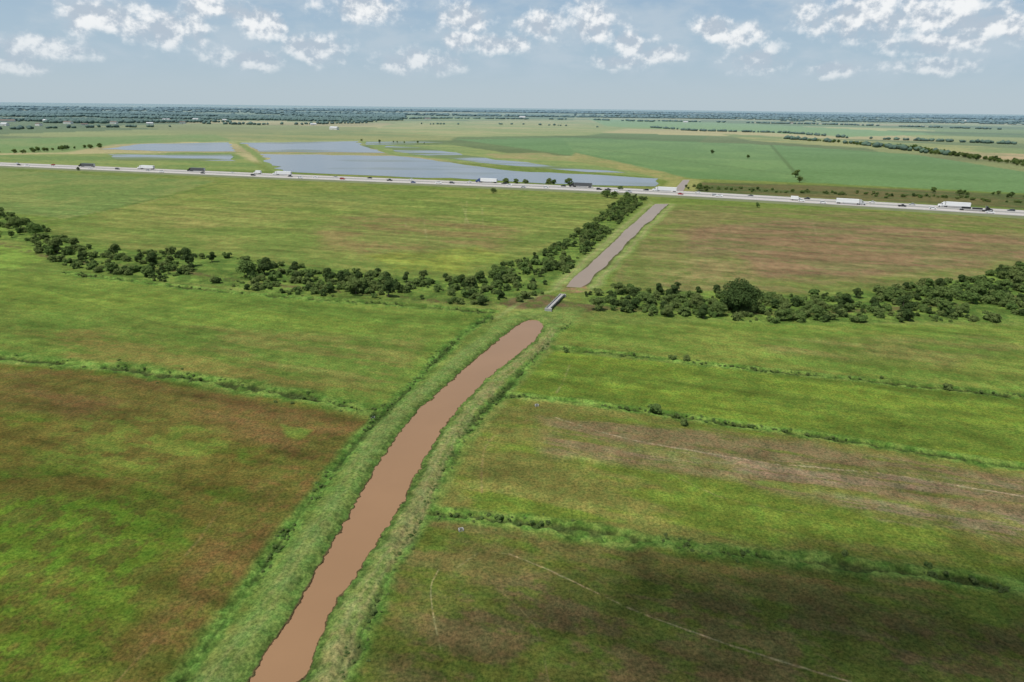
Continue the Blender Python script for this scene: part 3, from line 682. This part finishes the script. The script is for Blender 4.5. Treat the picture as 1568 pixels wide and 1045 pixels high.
# ------------------------------------------------------------------ distant woods: one mesh of lumpy crowns
import bmesh
bm=bmesh.new(); bmesh.ops.create_icosphere(bm,subdivisions=1,radius=1); bv=np.array([v.co[:] for v in bm.verts]); bf=np.array([[v.index for v in f.verts] for f in bm.faces]); bm.free()
pts=[]
def wline(px,step,sp,hmin,hmax,thr=0.30):
    P,s=frame(GP(px)); m_=int(s[-1]/step)
    q=rng.uniform(0,s[-1],m_); x=np.interp(q,s,P[:,0])+rng.normal(0,sp,m_); y=np.interp(q,s,P[:,1])+rng.normal(0,sp,m_)
    k=fbm(x,y,120,3,91)>thr
    for a,b_ in zip(x[k],y[k]): pts.append((a,b_,rng.uniform(hmin,hmax)))
def wpoly(px,count,hmin,hmax,thr=0.5,sc=350):
    P=GP(px); Q=np.array(P); x=rng.uniform(Q[:,0].min(),Q[:,0].max(),count*3); y=rng.uniform(Q[:,1].min(),Q[:,1].max(),count*3)
    k=inside(x,y,P)&(fbm(x,y,sc,3,66,ang=-0.3,stretch=3)>thr); x=x[k][:count];y=y[k][:count]
    for a,b_ in zip(x,y): pts.append((a,b_,rng.uniform(hmin,hmax)))
wpoly([(-80,192),(120,190),(330,188),(560,188),(620,185),(620,176),(-80,172)],8000,7,13,0.50)
wpoly([(-80,174),(700,178),(1700,190),(1700,180.5),(800,169.5),(-80,162.5)],10000,8,15,0.49,900)
wline([(0,199),(130,196),(260,195)],10,12,6,10); wline([(300,190),(420,192),(560,189)],12,18,7,11)
wline([(650,191),(800,191),(910,195)],20,14,5,8,.4)
wline([(1000,196),(1060,201),(1200,204),(1300,212),(1568,222)],6,6,5,9,0.32)
wline([(1200,213),(1300,220),(1450,238)],8,8,6,10,0.3)
wline([(1000,186),(1300,192),(1600,201)],10,10,7,11,.38); wline([(1200,186),(1450,189),(1600,192)],10,20,8,11,.35)
wline([(500,183),(700,182),(900,184),(1000,187)],12,22,8,12,.38); wline([(700,178),(1000,181),(1300,186),(1600,190)],9,40,9,13,.28)
wline([(0,186),(200,187),(330,188)],10,30,8,13); wline([(-100,168),(300,168),(800,173),(1600,184)],9,120,11,18,.1)
pts=np.array(pts); m_=len(pts); print("distant trees",m_)
dt=np.hypot(pts[:,0],pts[:,1])
sc=pts[:,2]; wid=sc*rng.uniform(0.5,0.95,m_)*(1+1.6*sstep(2500,9000,dt))
vv=bv[None]*(1+rng.uniform(-0.28,0.28,(m_,len(bv),1)))
vv=vv*np.stack([wid,wid,sc*0.55],-1)[:,None,:]; vv=vv+np.stack([pts[:,0],pts[:,1],sc*0.42],-1)[:,None,:]
ff=(bf[None]+np.arange(m_)[:,None,None]*len(bv)).reshape(-1,3)
me=npmesh("distant_trees",vv.reshape(-1,3),None,ff)
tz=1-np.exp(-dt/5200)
tc_=lin((68,86,50),1.0)[None]*rng.uniform(0.75,1.35,(m_,1)); tc_=mix(tc_,lin((116,139,151),0.98),tz)  # crown green tinted blue-grey with distance: haze painted into the vertex colour
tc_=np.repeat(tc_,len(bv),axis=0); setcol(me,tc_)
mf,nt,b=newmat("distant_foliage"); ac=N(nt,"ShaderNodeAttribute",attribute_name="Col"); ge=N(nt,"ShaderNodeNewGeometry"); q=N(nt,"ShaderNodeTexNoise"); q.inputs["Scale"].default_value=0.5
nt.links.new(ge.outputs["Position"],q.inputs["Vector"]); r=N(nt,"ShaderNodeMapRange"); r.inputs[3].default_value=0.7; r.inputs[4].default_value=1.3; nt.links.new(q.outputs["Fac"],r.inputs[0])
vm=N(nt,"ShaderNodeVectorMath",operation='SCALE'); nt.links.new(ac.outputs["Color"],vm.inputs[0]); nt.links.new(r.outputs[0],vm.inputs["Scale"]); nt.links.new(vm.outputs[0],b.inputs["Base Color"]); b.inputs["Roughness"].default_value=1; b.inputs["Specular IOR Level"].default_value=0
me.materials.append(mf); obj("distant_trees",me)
# ------------------------------------------------------------------ far buildings
M_wall=simple("painted_wall",(.7,.69,.65),.8); M_roofm=simple("metal_roof",(.6,.6,.6),.5,.2); M_roofb=simple("brown_roof",(.14,.11,.09),.8)
def house(px,py,L,W,h,roof,name):
    x,y=G(px,py); e=bpy.data.objects.new(name,None); e.location=(x,y,0); e.rotation_euler=(0,0,random.uniform(-.6,.6)); COL.objects.link(e)
    b=MB(); b.prism([(-W/2,-.2),(W/2,-.2),(W/2,h),(0,h+W*.22),(-W/2,h)],-L/2,L/2,0); o=obj("walls",b.mesh("walls",[M_wall]),parent=e); o.rotation_euler=(0,0,math.pi/2)
    b=MB()
    for s_ in (1,-1): b.prism([(s_*(W/2+.6),h-.1),(s_*(W/2+.6),h+.1),(0,h+W*.22+.35),(0,h+W*.22+.1)],-L/2-.6,L/2+.6,0)
    o=obj("roof",b.mesh("roof",[roof]),parent=e); o.rotation_euler=(0,0,math.pi/2)
    b=MB()
    for k in np.arange(-L/2+2.5,L/2-2,4.0):
        b.box(k,k+1.4,-W/2-.05,-W/2-.01,1.0,2.4,0)
    obj("windows",b.mesh("windows",[M_glass]),parent=e)
    b=MB(); b.box(-.6,.6,-W/2-.06,-W/2-.02,0,2.1,0); obj("door",b.mesh("door",[M_roofb]),parent=e)
for p in ((12,187,45,18),(40,184,30,14),(72,187,26,12),(105,190,30,12),(148,187,24,12),(205,186,30,14),(255,185,28,12),(300,184,26,12),(345,186,20,10),(480,192,20,12),(512,199,26,12),(560,187,24,12),(1050,188,26,12),(1210,190,28,12),(800,181,40,20),(655,183,34,14),(395,184,40,16),(1480,186,40,18),(8,193,20,12),(280,190,18,9),(60,193,22,10),(130,192,18,10),(175,190,24,10),(230,191,20,10)):
    house(p[0],p[1],p[2],p[3],random.choice((3.2,4.5,6)),random.choice((M_roofm,M_roofm,M_roofb)),random.choice(("farm_house","metal_barn")))
# ------------------------------------------------------------------ flume bridge over the creek
a=np.array(G(861,455)); b2=np.array(G(840,476)); L=np.linalg.norm(b2-a); mid=(a+b2)/2; an=math.atan2(*(b2-a)[::-1])
b=MB(); w=0.75
b.box(-L/2,L/2,-w,w,.7,.85,0)
for s_ in (-1,1):
    b.box(-L/2,L/2,s_*w-.07,s_*w+.07,.851,1.35,0)
    for k in np.linspace(-L/2+.3,L/2-.3,9): b.box(k-.05,k+.05,s_*(w+.14)-.04,s_*(w+.14)+.04,.7,1.7,1)
for k in np.linspace(-L/2+2,L/2-2,4):
    b.box(k-.25,k+.25,-w+.05,w-.05,.45,.699,0)
    for y in (-.6,.35): b.box(k-.12,k+.12,y,y+.25,-2,.449,0)
b.box(-L/2-.8,-L/2-.002,-1.3,1.3,-1,1.0,0); b.box(L/2+.002,L/2+.8,-1.3,1.3,-1,1.0,0)
obj("concrete_flume_bridge",b.mesh("flume",[M_conc,M_steel]),(mid[0],mid[1],0),an)
for px,py in ((706,813),(571,641),(822,622)):
    x,y=G(px,py); b=MB(); b.box(-.7,-.5,-.6,.6,-.5,.7,0); b.box(.5,.7,-.6,.6,-.5,.7,0); b.box(-.499,.499,.4,.6,-.5,.7,0); b.box(-.08,.08,-.5,-.42,-.3,1.3,1); b.box(-.499,.499,-.5,-.44,-.4,.3,1)
    obj("irrigation_gate",b.mesh("gate",[M_conc,M_steel]),(x,y,0.0),.3,0.6)
# ------------------------------------------------------------------ light
EL=math.radians(66); SAZ=math.radians(-125)
sd=np.array([math.sin(SAZ)*math.cos(EL),math.cos(SAZ)*math.cos(EL),math.sin(EL)])
sl=bpy.data.lights.new("sun",'SUN'); sl.energy=3.9; sl.angle=math.radians(0.53); sl.color=(1,0.965,0.90)
so=bpy.data.objects.new("sun",sl); COL.objects.link(so); so.rotation_euler=Vector(sd).to_track_quat('Z','Y').to_euler()
world=bpy.data.worlds.new("World"); scene.world=world; world.use_nodes=True; nt=world.node_tree
for q in list(nt.nodes): nt.nodes.remove(q)
L_=nt.links.new
sky=N(nt,"ShaderNodeTexSky",sky_type='NISHITA'); sky.sun_disc=False; sky.sun_elevation=EL; sky.sun_rotation=SAZ; sky.air_density=1.0; sky.dust_density=1.5; sky.ozone_density=1.5
tc=N(nt,"ShaderNodeTexCoord"); sp=N(nt,"ShaderNodeSeparateXYZ"); L_(tc.outputs["Generated"],sp.inputs[0])
def Mt(op,a,b=None,c=None,clamp=False):
    q=N(nt,"ShaderNodeMath",operation=op); q.use_clamp=clamp
    for i,v in enumerate((a,b,c)):
        if v is None: continue
        if isinstance(v,(int,float)): q.inputs[i].default_value=v
        else: L_(v,q.inputs[i])
    return q.outputs[0]
def ss(v,lo,hi,tl=0,th=1):
    q=N(nt,"ShaderNodeMapRange",interpolation_type='SMOOTHSTEP'); q.inputs[1].default_value=lo;q.inputs[2].default_value=hi;q.inputs[3].default_value=tl;q.inputs[4].default_value=th; L_(v,q.inputs[0]); return q.outputs[0]
def Mx(f,a,b):
    q=N(nt,"ShaderNodeMix",data_type='RGBA')
    for i,v in ((0,f),(6,a),(7,b)):
        if isinstance(v,(int,float)): q.inputs[i].default_value=v
        elif isinstance(v,tuple): q.inputs[i].default_value=(*v,1)
        else: L_(v,q.inputs[i])
    return q.outputs[2]
az=Mt('MULTIPLY',Mt('ARCTAN2',sp.outputs[0],sp.outputs[1]),57.2958); el=Mt('MULTIPLY',Mt('ARCSINE',sp.outputs[2]),57.2958)
cv=N(nt,"ShaderNodeCombineXYZ"); L_(az,cv.inputs[0]); L_(el,cv.inputs[1])
# humid summer air: pale at the horizon, blue above
def L10(c): return tuple(float(v)*10 for v in lin(c,1.0))
air=Mx(ss(el,0.0,4.0),L10((188,204,213)),L10((172,195,212))); air=Mx(ss(el,3.5,10.0),air,L10((148,178,206)))
base=Mx(ss(el,8,45,0.88,0.0),sky.outputs[0],air)
# (bearing/elevation of each cumulus, size)
blobs=[(160,28,52,24),(240,42,66,24),(405,40,34,24),(330,14,50,14),(560,14,55,22),(705,26,42,24),(705,62,28,18),(822,36,30,20),(900,38,48,26),(968,68,36,22),(950,94,40,12),(1010,84,30,13),(1085,44,28,18),(1138,60,28,19),(1165,86,46,18),(1280,106,30,10),(1320,24,75,30),(1465,28,70,28),(1430,64,55,18),(1425,102,50,12),(1545,42,30,18),(480,74,55,20),(640,94,60,18),(60,78,60,16),(380,90,50,15),(770,68,50,14),(20,100,50,10)]
cur=None
for (px,py,w,h) in blobs:
    d=ray(px,py); a0=math.degrees(math.atan2(d[0],d[1])); e0=math.degrees(math.asin(d[2])); k=57.3/F*1.3
    s1=N(nt,"ShaderNodeVectorMath",operation='SUBTRACT'); L_(cv.outputs[0],s1.inputs[0]); s1.inputs[1].default_value=(a0,e0,0)
    s2=N(nt,"ShaderNodeVectorMath",operation='MULTIPLY'); L_(s1.outputs[0],s2.inputs[0]); s2.inputs[1].default_value=(1/(w*k),1/(h*k),0)
    s3=N(nt,"ShaderNodeVectorMath",operation='LENGTH'); L_(s2.outputs[0],s3.inputs[0])
    cur=s3.outputs["Value"] if cur is None else Mt('MINIMUM',cur,s3.outputs["Value"])
def cn(off,scale,det,st=1.3,rough=0.55):
    mp=N(nt,"ShaderNodeMapping"); mp.inputs["Location"].default_value=(off[0],off[1],0); mp.inputs["Scale"].default_value=(1,st,1)
    L_(cv.outputs[0],mp.inputs["Vector"]); q=N(nt,"ShaderNodeTexNoise"); q.inputs["Scale"].default_value=scale; q.inputs["Detail"].default_value=det; q.inputs["Roughness"].default_value=rough
    L_(mp.outputs[0],q.inputs["Vector"]); return q.outputs["Fac"]
nA=cn((0,0),0.55,7,1.15,0.58); nB=cn((0.16,-0.55),0.55,7,1.15,0.58)
blobd=Mt('SUBTRACT',1.3,Mt('MULTIPLY',cur,1.3))
dA=Mt('ADD',blobd,Mt('MULTIPLY',Mt('SUBTRACT',nA,0.5),2.9))
cum=ss(dA,0.05,1.0)
veil=Mt('MULTIPLY',ss(cn((3,5),0.24,6,2.2),0.38,0.66,0,0.6),ss(el,0.8,4.0))
base=Mx(veil,base,L10((190,204,215)))
body=Mx(ss(Mt('SUBTRACT',nA,nB),-0.08,0.12),L10((182,195,208)),L10((245,247,248)))
fin=Mx(Mt('MULTIPLY',cum,ss(el,1.0,6.0,0.5,0.96)),base,body)
bg=N(nt,"ShaderNodeBackground"); bg.inputs[1].default_value=0.10; L_(fin,bg.inputs[0])
wo=N(nt,"ShaderNodeOutputWorld"); L_(bg.outputs[0],wo.inputs[0])
# cumulus cloud overhead (its soft shadow lies on the south-east field)
cm=bpy.data.materials.new("cloud_vapour"); cm.use_nodes=True; cn_=cm.node_tree
for q in list(cn_.nodes): cn_.nodes.remove(q)
tr=cn_.nodes.new("ShaderNodeBsdfTransparent"); df=cn_.nodes.new("ShaderNodeBsdfDiffuse"); df.inputs[0].default_value=(.9,.9,.9,1); mx=cn_.nodes.new("ShaderNodeMixShader"); mx.inputs[0].default_value=0.24
oo=cn_.nodes.new("ShaderNodeOutputMaterial"); cn_.links.new(tr.outputs[0],mx.inputs[1]); cn_.links.new(df.outputs[0],mx.inputs[2]); cn_.links.new(mx.outputs[0],oo.inputs[0])
bm=bmesh.new()
S=np.array([*G(1340,950),0]); ctr=S+sd*(620/sd[2])
for sh in (0.35,0.62,0.88,1.12):
    q=bmesh.ops.create_icosphere(bm,subdivisions=4,radius=1)
    for v in q["verts"]:
        c=v.co.copy(); k=1+0.5*(fbm(np.array([c.x*2.5+5]),np.array([c.y*2.5+c.z*2]),1,3,8)[0]-0.5)*2
        v.co=Vector((ctr[0]+c.x*46*sh*k,ctr[1]+c.y*17*sh*k,ctr[2]+c.z*8*sh*k))
cme=bpy.data.meshes.new("cloud"); bm.to_mesh(cme); bm.free(); cme.materials.append(cm); obj("cloud",cme)
scene.view_settings.view_transform='Standard'; scene.view_settings.look='None'; scene.view_settings.exposure=0
print("done",time.time()-T0)
